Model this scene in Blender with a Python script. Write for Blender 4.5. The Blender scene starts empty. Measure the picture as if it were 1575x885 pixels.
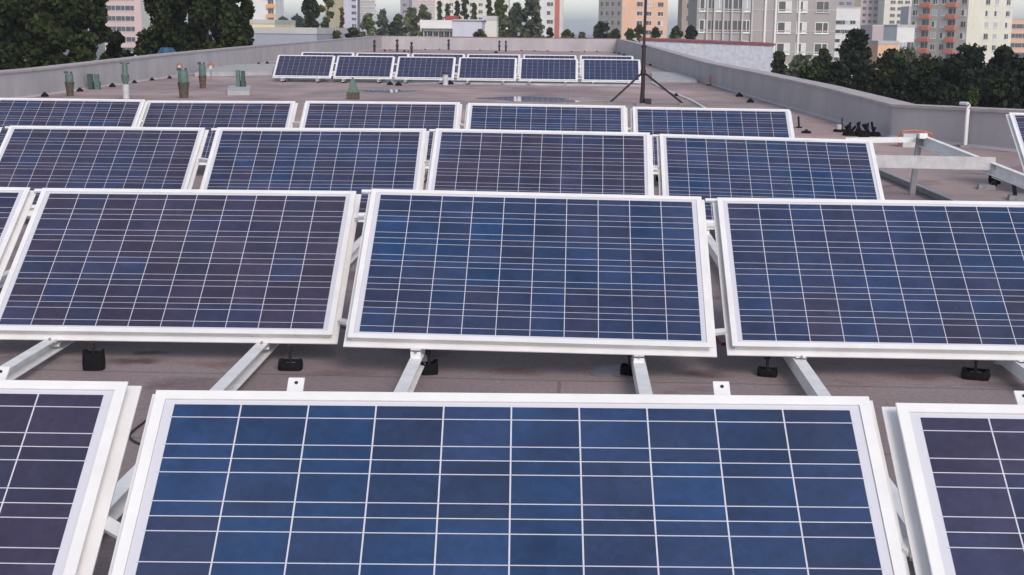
import bpy, math, random
import numpy as np
from mathutils import Matrix, Vector
random.seed(7); rng = np.random.default_rng(7)
R = math.radians
sc = bpy.context.scene
C = sc.collection

# ------------------------------------------------------------------ camera
W0, H0, FPX = 1575.0, 885.0, 2083.2
PITCH, YAW, ROLL = 0.18893, -0.040461, -0.010049
CH = 1.57                                                   # eye height over the roof deck
def axes():
    c, s = math.cos(YAW), math.sin(YAW); cp, sp = math.cos(PITCH), math.sin(PITCH); cr, sr = math.cos(ROLL), math.sin(ROLL)
    x1 = Vector((c, -s, 0)); y1 = Vector((s, c, 0)); z = Vector((0, 0, 1))
    d = y1*cp - z*sp; u = y1*sp + z*cp
    return x1*cr - u*sr, x1*sr + u*cr, d
AX, AU, AD = axes()
cd = bpy.data.cameras.new('camera'); cam = bpy.data.objects.new('camera', cd); C.objects.link(cam)
cd.sensor_width = 36; cd.lens = FPX/W0*36; cd.clip_end = 6000; cd.clip_start = .05
cam.matrix_world = Matrix(((AX.x, AU.x, -AD.x, 0), (AX.y, AU.y, -AD.y, 0), (AX.z, AU.z, -AD.z, CH), (0, 0, 0, 1)))
sc.camera = cam
def ray(px, py): return AX*((px-W0/2)/FPX) + AU*((H0/2-py)/FPX) + AD
def at(px, py, Y):                                          # the point at distance Y along the roof
    d = ray(px, py); p = d*(Y/d.y); return Vector((p.x, p.y, p.z+CH))
def floor(px, py, z=0.0):                                   # the point of the deck (or height z) under a pixel
    d = ray(px, py); p = d*((z-CH)/d.z); return Vector((p.x, p.y, z))

# ------------------------------------------------------------------ light
SUN_EL, SUN_AZ = R(36), R(158)                              # azimuth from +Y towards +X: behind the camera, to the right
w = bpy.data.worlds.new('World'); sc.world = w; w.use_nodes = True
nt = w.node_tree; bg = nt.nodes['Background']
sky = nt.nodes.new('ShaderNodeTexSky'); sky.sky_type = 'NISHITA'; sky.sun_disc = False
sky.sun_elevation = SUN_EL; sky.sun_rotation = SUN_AZ; sky.dust_density = 1.0; sky.air_density = 1.0; sky.ozone_density = 2.0
bw = nt.nodes.new('ShaderNodeRGBToBW'); mx = nt.nodes.new('ShaderNodeMix'); mx.data_type = 'RGBA'; mx.inputs[0].default_value = .55
nt.links.new(sky.outputs[0], bw.inputs[0]); nt.links.new(sky.outputs[0], mx.inputs[6]); nt.links.new(bw.outputs[0], mx.inputs[7]); nt.links.new(mx.outputs[2], bg.inputs[0])   # thin high cloud greys the blue
bg.inputs[1].default_value = 0.15
ld = bpy.data.lights.new('sun', 'SUN'); ld.energy = 1.3; ld.angle = R(24); ld.color = (1, .90, .82)
sun = bpy.data.objects.new('sun', ld); C.objects.link(sun)
sd = Vector((math.sin(SUN_AZ)*math.cos(SUN_EL), math.cos(SUN_AZ)*math.cos(SUN_EL), math.sin(SUN_EL)))
sun.rotation_euler = sd.to_track_quat('Z', 'Y').to_euler()
sc.view_settings.view_transform = 'Standard'; sc.view_settings.look = 'None'; sc.view_settings.exposure = 0.55
sc.view_settings.gamma = 1; sc.view_settings.use_curve_mapping = False

# ------------------------------------------------------------------ materials
M = {}
def mat(name, col, rough=.6, metal=0, spec=.5, var=.0, scale=6.0, bump=0, coat=0, col2=None, detail=5, stretch=None):
    m = bpy.data.materials.new(name); m.use_nodes = True; n = m.node_tree; b = n.nodes['Principled BSDF']
    b.inputs['Roughness'].default_value = rough; b.inputs['Metallic'].default_value = metal
    b.inputs['Specular IOR Level'].default_value = spec; b.inputs['Coat Weight'].default_value = coat
    b.inputs['Base Color'].default_value = (*col, 1)
    if var or col2:
        tc = n.nodes.new('ShaderNodeTexCoord'); no = n.nodes.new('ShaderNodeTexNoise')
        no.inputs['Scale'].default_value = scale; no.inputs['Detail'].default_value = detail; no.inputs['Roughness'].default_value = .65
        if stretch:
            mp = n.nodes.new('ShaderNodeMapping'); mp.inputs['Scale'].default_value = stretch; n.links.new(tc.outputs['Object'], mp.inputs[0]); n.links.new(mp.outputs[0], no.inputs['Vector'])
        else: n.links.new(tc.outputs['Object'], no.inputs['Vector'])
        r = n.nodes.new('ShaderNodeValToRGB'); r.color_ramp.elements[0].position = .32; r.color_ramp.elements[1].position = .68
        a = col2 if col2 else tuple(c*(1-var) for c in col); bcol = col if col2 else tuple(min(1, c*(1+var)) for c in col)
        r.color_ramp.elements[0].color = (*a, 1); r.color_ramp.elements[1].color = (*bcol, 1)
        n.links.new(no.outputs['Fac'], r.inputs[0]); n.links.new(r.outputs[0], b.inputs['Base Color'])
        if bump:
            bp = n.nodes.new('ShaderNodeBump'); bp.inputs['Strength'].default_value = bump; bp.inputs['Distance'].default_value = .01
            n.links.new(no.outputs['Fac'], bp.inputs['Height']); n.links.new(bp.outputs[0], b.inputs['Normal'])
    M[name] = m; return m
mat('frame', (.80, .785, .78), .42, col2=(.70, .68, .675), scale=5, detail=8)
mat('steel', (.78, .77, .76), .45, var=.10, scale=12)
mat('grey_steel', (.24, .23, .25), .5, var=.15, scale=12)
mat('backsheet', (.60, .59, .64), .35, coat=.6)
mat('bus', (.52, .52, .60), .35, coat=.5)
mat('rubber', (.008, .008, .009), .85, spec=.2, var=.3, scale=30)
mat('stone_grey', (.22, .21, .22), .9, var=.2, scale=20)
mat('black_rod', (.02, .015, .015), .5)
mat('cable', (.02, .02, .02), .6)
mat('red_cable', (.28, .015, .05), .5)
mat('wall_plaster', (.40, .370, .385), .92, var=.13, scale=1.3, bump=.3, detail=8, stretch=(.8, .8, .4))
mat('coping', (.40, .35, .355), .8, var=.15, scale=2.5)
mat('red_flash', (.20, .035, .05), .55, var=.25, scale=3)
mat('stucco', (.56, .57, .63), .95, col2=(.36, .37, .43), scale=3.2, bump=.6, detail=9)
mat('vent_green', (.085, .135, .118), .6, var=.25, scale=14)
mat('vent_dark_green', (.04, .07, .063), .6, var=.25, scale=14)
mat('vent_brown', (.085, .068, .052), .85, var=.35, scale=14)
mat('vent_red', (.11, .065, .052), .85, var=.35, scale=14)
mat('vent_white', (.50, .49, .50), .8, var=.15, scale=10)
mat('vent_black', (.022, .022, .026), .7)
mat('mast', (.022, .010, .014), .5, var=.4, scale=20)
mat('orange', (.42, .13, .06), .5, var=.2, scale=20)
mat('white_paint', (.76, .75, .74), .5, var=.06, scale=5)
mat('membrane', (.40, .385, .39), .8, var=.18, scale=2.5)
mat('pale_patch', (.60, .57, .58), .6, var=.2, scale=5)
mat('blue_sheet', (.02, .06, .14), .3, var=.3, scale=10)
mat('blue_tarp', (.02, .08, .15), .5, var=.3, scale=3)
mat('concrete', (.34, .32, .31), .9, var=.15, scale=3)
mat('glass_dark', (.045, .05, .06), .12, spec=.6)
mat('glass_pale', (.42, .45, .48), .2, spec=.6)
mat('curtain', (.66, .64, .62), .7)
def leafmat(name, c1, c2):
    m = bpy.data.materials.new(name); m.use_nodes = True; n = m.node_tree; b = n.nodes['Principled BSDF']
    b.inputs['Roughness'].default_value = .75; b.inputs['Specular IOR Level'].default_value = .15
    g = n.nodes.new('ShaderNodeNewGeometry'); no = n.nodes.new('ShaderNodeTexNoise'); no.inputs['Scale'].default_value = .9; no.inputs['Detail'].default_value = 3
    n.links.new(g.outputs['Position'], no.inputs['Vector'])
    ad = n.nodes.new('ShaderNodeMath'); ad.operation = 'MULTIPLY_ADD'; ad.inputs[1].default_value = .5; n.links.new(g.outputs['Random Per Island'], ad.inputs[0]); n.links.new(no.outputs['Fac'], ad.inputs[2])
    r = n.nodes.new('ShaderNodeValToRGB'); r.color_ramp.elements[0].position = .45; r.color_ramp.elements[1].position = 1.0
    r.color_ramp.elements[0].color = (*c1, 1); r.color_ramp.elements[1].color = (*c2, 1)
    n.links.new(ad.outputs[0], r.inputs[0]); n.links.new(r.outputs[0], b.inputs['Base Color'])
    M[name] = m
leafmat('leaf_dark', (.005, .009, .003), (.044, .058, .018))
leafmat('leaf_black', (.003, .005, .003), (.024, .032, .015))
leafmat('leaf_mid', (.030, .048, .016), (.085, .110, .035))
leafmat('leaf_olive', (.060, .075, .028), (.15, .165, .065))
leafmat('leaf_grey', (.045, .058, .038), (.12, .135, .085))
leafmat('leaf_blue', (.018, .040, .030), (.045, .080, .055))
leafmat('leaf_rust', (.12, .05, .02), (.22, .10, .04))
mat('bark', (.07, .055, .045), .95, var=.3, scale=4)

def cellmat():
    m = bpy.data.materials.new('cell'); m.use_nodes = True; n = m.node_tree; b = n.nodes['Principled BSDF']
    oi = n.nodes.new('ShaderNodeObjectInfo'); tc = n.nodes.new('ShaderNodeTexCoord')
    add = n.nodes.new('ShaderNodeVectorMath'); add.operation = 'ADD'; n.links.new(tc.outputs['Object'], add.inputs[0]); n.links.new(oi.outputs['Location'], add.inputs[1])
    vo = n.nodes.new('ShaderNodeTexVoronoi'); vo.inputs['Scale'].default_value = 55; n.links.new(add.outputs[0], vo.inputs['Vector'])
    no = n.nodes.new('ShaderNodeTexNoise'); no.inputs['Scale'].default_value = 7; no.inputs['Detail'].default_value = 3; n.links.new(add.outputs[0], no.inputs['Vector'])
    sx = n.nodes.new('ShaderNodeSeparateColor'); n.links.new(vo.outputs['Color'], sx.inputs[0])
    m1 = n.nodes.new('ShaderNodeMapRange'); m1.inputs['To Min'].default_value = .88; m1.inputs['To Max'].default_value = 1.12; n.links.new(sx.outputs[0], m1.inputs['Value'])
    m2 = n.nodes.new('ShaderNodeMapRange'); m2.inputs['From Min'].default_value = .3; m2.inputs['From Max'].default_value = .7; m2.inputs['To Min'].default_value = .78; m2.inputs['To Max'].default_value = 1.2; n.links.new(no.outputs['Fac'], m2.inputs['Value'])
    mu = n.nodes.new('ShaderNodeMath'); mu.operation = 'MULTIPLY'; n.links.new(m1.outputs[0], mu.inputs[0]); n.links.new(m2.outputs[0], mu.inputs[1])
    sc_ = n.nodes.new('ShaderNodeVectorMath'); sc_.operation = 'SCALE'; n.links.new(oi.outputs['Color'], sc_.inputs[0]); n.links.new(mu.outputs[0], sc_.inputs['Scale'])
    # dust film on the glass: faint, patchy, continuous over the whole array
    ge = n.nodes.new('ShaderNodeNewGeometry'); dn = n.nodes.new('ShaderNodeTexNoise'); dn.inputs['Scale'].default_value = 2.2; dn.inputs['Detail'].default_value = 7; dn.inputs['Roughness'].default_value = .7; n.links.new(ge.outputs['Position'], dn.inputs['Vector'])
    dm = n.nodes.new('ShaderNodeMapRange'); dm.inputs['From Min'].default_value = .35; dm.inputs['From Max'].default_value = .75; dm.inputs['To Min'].default_value = .01; dm.inputs['To Max'].default_value = .07; n.links.new(dn.outputs['Fac'], dm.inputs['Value'])
    dx = n.nodes.new('ShaderNodeMix'); dx.data_type = 'RGBA'; dx.inputs[7].default_value = (.30, .28, .30, 1); n.links.new(dm.outputs[0], dx.inputs[0]); n.links.new(sc_.outputs[0], dx.inputs[6])
    n.links.new(dx.outputs[2], b.inputs['Base Color'])
    b.inputs['Roughness'].default_value = .35; b.inputs['Specular IOR Level'].default_value = .35
    b.inputs['Coat Weight'].default_value = 1; b.inputs['Coat Roughness'].default_value = .06; b.inputs['Coat IOR'].default_value = 1.33
    M['cell'] = m
cellmat()

def roofmat():
    m = bpy.data.materials.new('roof_deck'); m.use_nodes = True; n = m.node_tree; b = n.nodes['Principled BSDF']; L = n.links
    tc = n.nodes.new('ShaderNodeTexCoord')
    def noise(scale, detail=6, rough=.6, stretch=None):
        no = n.nodes.new('ShaderNodeTexNoise'); no.inputs['Scale'].default_value = scale; no.inputs['Detail'].default_value = detail; no.inputs['Roughness'].default_value = rough
        if stretch:
            mp = n.nodes.new('ShaderNodeMapping'); mp.inputs['Scale'].default_value = stretch; L.new(tc.outputs['Object'], mp.inputs[0]); L.new(mp.outputs[0], no.inputs['Vector'])
        else: L.new(tc.outputs['Object'], no.inputs['Vector'])
        return no
    def ramp(src, p0, p1, c0, c1):
        r = n.nodes.new('ShaderNodeValToRGB'); r.color_ramp.elements[0].position = p0; r.color_ramp.elements[1].position = p1
        r.color_ramp.elements[0].color = (*c0, 1); r.color_ramp.elements[1].color = (*c1, 1); L.new(src, r.inputs[0]); return r
    def mix(f, a, bb, mode='MIX'):
        x = n.nodes.new('ShaderNodeMix'); x.data_type = 'RGBA'; x.blend_type = mode
        if isinstance(f, float): x.inputs[0].default_value = f
        else: L.new(f, x.inputs[0])
        L.new(a, x.inputs[6]); L.new(bb, x.inputs[7]); return x.outputs[2]
    base = ramp(noise(.55, 7).outputs['Fac'], .3, .7, (.225, .172, .174), (.325, .268, .265))
    pink = ramp(noise(.8, 5, .6, (1, .5, 1)).outputs['Fac'], .0, 1., (.34, .24, .22), (.41, .30, .28))
    pf = ramp(noise(.35, 5, .6, (1, .45, 1)).outputs['Fac'], .5, .68, (0, 0, 0), (.75, .75, .75))
    c = mix(pf.outputs[0], base.outputs[0], pink.outputs[0])
    st = ramp(noise(1.1, 6, .65, (.8, 1.3, 1)).outputs['Fac'], .56, .70, (1, 1, 1), (.50, .42, .44))
    c = mix(1.0, c, st.outputs[0], 'MULTIPLY')
    # rust-brown run-off stains that dried on the felt by the feet
    wn = n.nodes.new('ShaderNodeVectorMath'); wn.operation = 'MULTIPLY_ADD'; wn.inputs[1].default_value = (.26, .26, 0); L.new(noise(5, 5).outputs['Color'], wn.inputs[0]); L.new(tc.outputs['Object'], wn.inputs[2])
    for (spx, spy, ra, rb, k) in ((212, 556, .17, .10, .42), (232, 541, .10, .07, .5), (1085, 575, .15, .09, .5), (785, 572, .16, .12, .75), (330, 560, .22, .1, .8), (1420, 580, .25, .1, .8), (520, 575, .2, .09, .85)):
        q = floor(spx, spy); sb = n.nodes.new('ShaderNodeVectorMath'); sb.operation = 'SUBTRACT'; sb.inputs[1].default_value = (q.x+.13, q.y+.13, 0); L.new(wn.outputs[0], sb.inputs[0])
        dv_ = n.nodes.new('ShaderNodeVectorMath'); dv_.operation = 'DIVIDE'; dv_.inputs[1].default_value = (ra, rb, 1); L.new(sb.outputs[0], dv_.inputs[0])
        ln = n.nodes.new('ShaderNodeVectorMath'); ln.operation = 'LENGTH'; L.new(dv_.outputs[0], ln.inputs[0])
        c = mix(1.0, c, ramp(ln.outputs['Value'], .35, 1.0, (k, k*.82, k*.82), (1, 1, 1)).outputs[0], 'MULTIPLY')
    fine = ramp(noise(45, 4).outputs['Fac'], .25, .75, (.80, .80, .80), (1.18, 1.18, 1.18))
    c = mix(1.0, c, fine.outputs[0], 'MULTIPLY')
    # sheet laps of the bitumen felt: thin dark joints every metre across the roof
    br = n.nodes.new('ShaderNodeTexBrick'); br.inputs['Scale'].default_value = 1; br.inputs['Mortar Size'].default_value = .009; br.inputs['Brick Width'].default_value = 7.5; br.inputs['Row Height'].default_value = 1.0
    br.inputs['Color1'].default_value = (1, 1, 1, 1); br.inputs['Color2'].default_value = (.93, .93, .93, 1); br.inputs['Mortar'].default_value = (.66, .64, .64, 1)
    nd = noise(1.5, 3); va = n.nodes.new('ShaderNodeVectorMath'); va.operation = 'MULTIPLY_ADD'; va.inputs[1].default_value = (.05, .05, 0)
    L.new(nd.outputs['Color'], va.inputs[0]); L.new(tc.outputs['Object'], va.inputs[2]); L.new(va.outputs[0], br.inputs['Vector'])
    c = mix(1.0, c, br.outputs['Color'], 'MULTIPLY')
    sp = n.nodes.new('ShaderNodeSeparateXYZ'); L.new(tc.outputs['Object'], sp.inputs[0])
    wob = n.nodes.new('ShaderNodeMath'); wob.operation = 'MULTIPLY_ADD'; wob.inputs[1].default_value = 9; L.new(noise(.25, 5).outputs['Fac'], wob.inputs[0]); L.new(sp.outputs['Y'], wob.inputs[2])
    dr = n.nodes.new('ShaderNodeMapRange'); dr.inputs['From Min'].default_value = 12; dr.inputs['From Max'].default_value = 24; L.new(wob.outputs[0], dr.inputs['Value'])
    far_light = ramp(noise(.4, 6, .6, (1, .4, 1)).outputs['Fac'], .3, .7, (.90, .88, .87), (1.62, 1.55, 1.50)); one = n.nodes.new('ShaderNodeRGB'); one.outputs[0].default_value = (1, 1, 1, 1)
    c = mix(1.0, c, mix(dr.outputs[0], one.outputs[0], far_light.outputs[0]), 'MULTIPLY')   # brighter light on the far deck painted into its colour, with patchy streaks
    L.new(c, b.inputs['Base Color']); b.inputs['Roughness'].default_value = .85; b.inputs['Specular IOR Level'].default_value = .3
    bp = n.nodes.new('ShaderNodeBump'); bp.inputs['Strength'].default_value = .25; bp.inputs['Distance'].default_value = .006
    L.new(noise(60, 4).outputs['Fac'], bp.inputs['Height']); L.new(bp.outputs[0], b.inputs['Normal'])
    M['roof_deck'] = m
roofmat()
mat('puddle', (.13, .11, .13), .08, spec=.5)
mat('damp', (.17, .145, .165), .5, spec=.4, var=.2, scale=12)
mat('ground', (.060, .075, .035), .95, col2=(.085, .080, .070), scale=.03, detail=8)

# ------------------------------------------------------------------ mesh helpers
class MB:
    def __init__(s): s.v = []; s.f = []; s.m = []; s.mi = 0
    def quad(s, *p):
        i = len(s.v); s.v += [tuple(q) for q in p]; s.f.append(tuple(range(i, i+len(p)))); s.m.append(s.mi)
    def box(s, a, b):
        (x0, y0, z0), (x1, y1, z1) = a, b
        i = len(s.v); s.v += [(x0, y0, z0), (x1, y0, z0), (x1, y1, z0), (x0, y1, z0), (x0, y0, z1), (x1, y0, z1), (x1, y1, z1), (x0, y1, z1)]
        for f in ((0, 3, 2, 1), (4, 5, 6, 7), (0, 1, 5, 4), (1, 2, 6, 5), (2, 3, 7, 6), (3, 0, 4, 7)): s.f.append(tuple(i+k for k in f)); s.m.append(s.mi)
        return s
    def prism(s, poly0, poly1, cap=True):                   # two matching loops
        n = len(poly0); i = len(s.v); s.v += [tuple(p) for p in poly0]+[tuple(p) for p in poly1]
        for k in range(n): s.f.append((i+k, i+(k+1) % n, i+n+(k+1) % n, i+n+k)); s.m.append(s.mi)
        if cap: s.f += [tuple(i+k for k in reversed(range(n))), tuple(i+n+k for k in range(n))]; s.m += [s.mi]*2
        return s
    def bar(s, a, b, w, h, up=(0, 0, 1)):                   # rectangular bar a-b, top at the given points minus nothing: centred
        a, b, up = Vector(a), Vector(b), Vector(up); d = (b-a).normalized(); x = d.cross(up).normalized(); z = x.cross(d).normalized()
        l = [x*-w/2+z*-h/2, x*w/2+z*-h/2, x*w/2+z*h/2, x*-w/2+z*h/2]
        return s.prism([a+q for q in l], [b+q for q in l])
    def chan(s, a, b, w, h, t=.005, up=(0, 0, 1)):          # C channel opening to +x side
        a, b, up = Vector(a), Vector(b), Vector(up); d = (b-a).normalized(); x = d.cross(up).normalized(); z = x.cross(d).normalized()
        pr = [(-w/2, -h/2), (w/2, -h/2), (w/2, -h/2+t), (-w/2+t, -h/2+t), (-w/2+t, h/2-t), (w/2, h/2-t), (w/2, h/2), (-w/2, h/2)]
        return s.prism([a+x*p+z*q for p, q in pr], [b+x*p+z*q for p, q in pr])
    def tube(s, pts, r, n=8):
        pts = [Vector(p) for p in pts]; rs = r if isinstance(r, (list, tuple)) else [r]*len(pts); rings = []
        for k, p in enumerate(pts):
            d = (pts[min(k+1, len(pts)-1)]-pts[max(k-1, 0)]).normalized()
            x = d.cross(Vector((0, 0, 1)) if abs(d.z) < .9 else Vector((0, 1, 0))).normalized(); y = d.cross(x)
            i = len(s.v); s.v += [tuple(p+x*math.cos(t)*rs[k]+y*math.sin(t)*rs[k]) for t in [2*math.pi*j/n for j in range(n)]]; rings.append(i)
        for a, b in zip(rings, rings[1:]):
            for j in range(n): s.f.append((a+j, a+(j+1) % n, b+(j+1) % n, b+j)); s.m.append(s.mi)
        s.f += [tuple(rings[0]+j for j in reversed(range(n))), tuple(rings[-1]+j for j in range(n))]; s.m += [s.mi]*2
        return s
    def lathe(s, prof, c=(0, 0, 0), n=12):
        return s.tube_rings([[(c[0]+r*math.cos(2*math.pi*j/n), c[1]+r*math.sin(2*math.pi*j/n), c[2]+z) for j in range(n)] for r, z in prof])
    def tube_rings(s, rings):
        ids = []
        for g in rings: ids.append(len(s.v)); s.v += [tuple(p) for p in g]
        n = len(rings[0])
        for a, b in zip(ids, ids[1:]):
            for j in range(n): s.f.append((a+j, a+(j+1) % n, b+(j+1) % n, b+j)); s.m.append(s.mi)
        s.f += [tuple(ids[0]+j for j in reversed(range(n))), tuple(ids[-1]+j for j in range(n))]; s.m += [s.mi]*2
        return s
    def mesh(s, name, mats):
        me = bpy.data.meshes.new(name); me.from_pydata(s.v, [], s.f)
        for m in (mats if isinstance(mats, (list, tuple)) else [mats]): me.materials.append(M[m])
        if any(s.m): me.polygons.foreach_set('material_index', s.m)
        me.update(); return me
    def build(s, name, mats, parent=None, smooth=False):
        me = s.mesh(name, mats)
        if smooth: me.polygons.foreach_set('use_smooth', [True]*len(me.polygons)); me.set_sharp_from_angle(angle=R(40))
        return link(name, me, parent)
def link(name, me, parent=None):
    o = bpy.data.objects.new(name, me); C.objects.link(o)
    if parent: o.parent = parent
    return o
def tag(o, label, cat, group=None):
    o['label'] = label; o['category'] = cat
    if group: o['group'] = group
    return o
def thing(name, label, cat, loc=(0, 0, 0), group=None, rz=0):
    o = bpy.data.objects.new(name, None); C.objects.link(o); o.location = loc; o.rotation_euler = (0, 0, rz); o.empty_display_size = .1
    return tag(o, label, cat, group)

# ------------------------------------------------------------------ the setting: ground, roof deck, parapets
GZ = -15.0
g = MB().box((-3000, -400, GZ-.5), (3000, 4500, GZ)).build('ground', 'ground'); g['kind'] = 'structure'
LW = [(-10.9, -4, .50), (-11.75, 30, .55), (-12.2, 41, .66), (-13.2, 59, .72), (-13.9, 101, .90)]          # inner foot line x, y and height
RW = [(3.45, 101, .86), (3.5, 92, .85), (3.75, 64, .76), (4.15, 42, .57), (4.45, 32, .56), (4.72, 26, .52), (4.88, 20.8, .46)]
RW2 = [(4.88, 20.8, .46), (6.2, 18.3, .52), (10.0, 13.2, .53), (10.5, -4, .53)]
T = .34
outl = [(-10.9-T, -4), (-13.9-T, 101+T), (3.45+T, 101+T), (3.75+T, 64), (4.15+T, 42), (4.72+T, 26), (4.88+T, 21), (6.2+T, 18.4), (10.0+T, 13.3), (10.5+T, -4)]
dk = MB(); dk.prism([(x, y, GZ) for x, y in outl], [(x, y, -.30) for x, y in outl])
blk = tag(dk.build('apartment_block', 'concrete'), 'long apartment block whose flat roof carries the solar panels', 'building')
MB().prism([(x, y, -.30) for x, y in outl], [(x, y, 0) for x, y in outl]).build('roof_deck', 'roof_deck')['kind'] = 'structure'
def wall(pts, side, label, cop=True, red=None):
    t = thing('parapet_wall', label, 'wall', (pts[0][0], pts[0][1], 0))
    o = Vector((pts[0][0], pts[0][1], 0)); wb = MB(); cb = MB()
    nrm = []
    for i in range(len(pts)):
        a = Vector(pts[max(i-1, 0)][:2]); b = Vector(pts[min(i+1, len(pts)-1)][:2]); d = (b-a).normalized(); nrm.append(Vector((d.y, -d.x))*side)
    def sec(i, n0, n1, z0, z1):
        x, y, h = pts[i]; n = nrm[i]
        return [Vector((x+n.x*k, y+n.y*k, z)) - o for k, z in ((n0, z0), (n1, z0), (n1, z1), (n0, z1))]
    for i in range(len(pts)-1):
        # plaster body with a chamfered foot (felt upstand), coping oversails by 2 cm
        wb.prism(sec(i, 0, T, -.02, pts[i][2]), sec(i+1, 0, T, -.02, pts[i+1][2]))
        ft = lambda j: [Vector((pts[j][0]+nrm[j].x*k, pts[j][1]+nrm[j].y*k, z))-o for k, z in ((-.045, -.01), (.02, -.01), (.02, .06))]
        wb.prism(ft(i), ft(i+1))
        cb.prism(sec(i, -.025, T+.03, pts[i][2]+.002, pts[i][2]+.045), sec(i+1, -.025, T+.03, pts[i+1][2]+.002, pts[i+1][2]+.045))
    wb.build('wall_body', 'wall_plaster', t)
    if cop: cb.build('coping', 'red_flash' if red else 'coping', t)
    return t
wall(LW, -1, 'grey plastered parapet wall along the roof edge beside the green vents')
wall([(-13.9, 101, .90), (-9.6, 101, .90)], -1, 'short pale-topped stretch of parapet at the far roof end by the slim vents')
fw = wall([(-9.6, 101, .90), (3.45, 101, .90)], -1, 'grey parapet wall closing the far roof end, topped with dark red flashing', red=True)
wall(RW, -1, 'grey parapet wall on the tripod mast side, running to the far red-topped wall')
wall(RW2, -1, 'grey parapet wall behind the bare rack, with a white pipe hooked over it')

# ------------------------------------------------------------------ solar panels
PW, PH, TILT = 1.65, .99, 0.62912
FW, MX, MY = .026, .048, .038
CPX, CPY = (PW-2*MX)/10, (PH-2*MY)/6
def frame_mesh():
    prof = [(-FW, -.009), (-FW, 0), (-.0015, 0), (0, -.0015), (0, -.005), (-.016, -.006), (-.016, -.042), (.020, -.042), (.020, -.047), (-FW, -.047)]
    m = MB(); cor = [(-PW/2, 0, -1, -1), (PW/2, 0, 1, -1), (PW/2, PH, 1, 1), (-PW/2, PH, -1, 1)]
    n = len(prof); i0 = len(m.v)
    for (x, y, sx, sy) in cor: m.v += [(x+sx*o, y+sy*o, z) for o, z in prof]
    for c in range(4):
        a, b = i0+c*n, i0+((c+1) % 4)*n
        for k in range(n): m.f.append((a+k, a+(k+1) % n, b+(k+1) % n, b+k)); m.m.append(0)
    return m.mesh('frame', 'frame')
FR = frame_mesh()
BS = MB().box((-PW/2+FW+.0005, FW+.0005, -.010), (PW/2-FW-.0005, PH-FW-.0005, -.0045)).mesh('backsheet', 'backsheet')
hw, hh, ch = CPX/2-.0018, CPY/2-.0013, .0008
oct_ = [(-hw+ch, -hh), (hw-ch, -hh), (hw, -hh+ch), (hw, hh-ch), (hw-ch, hh), (-hw+ch, hh), (-hw, hh-ch), (-hw, -hh+ch)]
CELL = MB().prism([(x, y, -.0047) for x, y in oct_], [(x, y, -.0040) for x, y in oct_]).mesh('cell', 'cell')
BUS = MB().box((-CPX*5-.004, -.0012, -.0042), (CPX*5+.004, .0012, -.0036)).mesh('busbar', 'bus')
JB = MB(); JB.box((-.07, PH-.20, -.034), (.07, PH-.09, -.012)); JBM = JB.mesh('junction_box', 'rubber')
BLUE, PURP = np.array((.008, .036, .108)), np.array((.034, .027, .060))
def panel_matrix(x, y, z, yw, rl):                         # x,y,z: middle of the upper edge
    X = Vector((math.cos(yw)*math.cos(rl), math.sin(yw)*math.cos(rl), math.sin(rl)))
    S = Vector((-math.sin(yw)*math.cos(TILT), math.cos(yw)*math.cos(TILT), math.sin(TILT))); S = (S-X*S.dot(X)).normalized(); N = X.cross(S)
    o = Vector((x, y, z)) - S*PH
    return Matrix(((X.x, S.x, N.x, o.x), (X.y, S.y, N.y, o.y), (X.z, S.z, N.z, o.z), (0, 0, 0, 1)))
def panel(mw, label, blue, group, detail=True):
    t = tag(bpy.data.objects.new('solar_panel', None), label, 'solar panel', group); C.objects.link(t); t.matrix_world = mw; t.empty_display_size = .1
    link('frame', FR, t); link('backsheet', BS, t)
    if detail: link('junction_box', JBM, t)
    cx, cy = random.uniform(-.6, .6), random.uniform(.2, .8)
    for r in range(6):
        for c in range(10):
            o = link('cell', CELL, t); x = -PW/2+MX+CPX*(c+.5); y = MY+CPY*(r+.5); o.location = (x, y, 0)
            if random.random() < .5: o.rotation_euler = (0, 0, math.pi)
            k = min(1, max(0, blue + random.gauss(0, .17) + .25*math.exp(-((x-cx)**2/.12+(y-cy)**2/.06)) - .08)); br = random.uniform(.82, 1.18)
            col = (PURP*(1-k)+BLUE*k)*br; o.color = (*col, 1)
        for s in (-.25, .25):
            link('busbar', BUS, t).location = (0, MY+CPY*(r+.5+s), 0)
    return t
far_cells = None
def far_panel(mw, label, blue, group):                      # too small to tell single cells: one sheet of cells
    t = tag(bpy.data.objects.new('solar_panel', None), label, 'solar panel', group); C.objects.link(t); t.matrix_world = mw
    link('frame', FR, t); link('backsheet', BS, t)
    global far_cells
    if far_cells is None:
        m = MB()
        for r in range(6):
            for c in range(10):
                x = -PW/2+MX+CPX*(c+.5); y = MY+CPY*(r+.5)
                m.prism([(x+a, y+b, -.0047) for a, b in oct_], [(x+a, y+b, -.0040) for a, b in oct_])
        far_cells = m.mesh('cell_grid', 'cell')
    o = link('cell_grid', far_cells, t); o['kind'] = 'stuff'; o.color = (*(PURP*(1-blue)+BLUE*blue), 1)
    return t
D = math.radians
ROWN = {1: 'fourth row from tripod mast', 2: 'third row from tripod mast', 3: 'second row from tripod mast', 4: 'first row from tripod mast'}
COL = {1: 'first column beside bare rack', 2: 'second column from bare rack', 3: 'third column from bare rack', 4: 'fourth column from bare rack', 5: 'fifth column from bare rack'}
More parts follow.
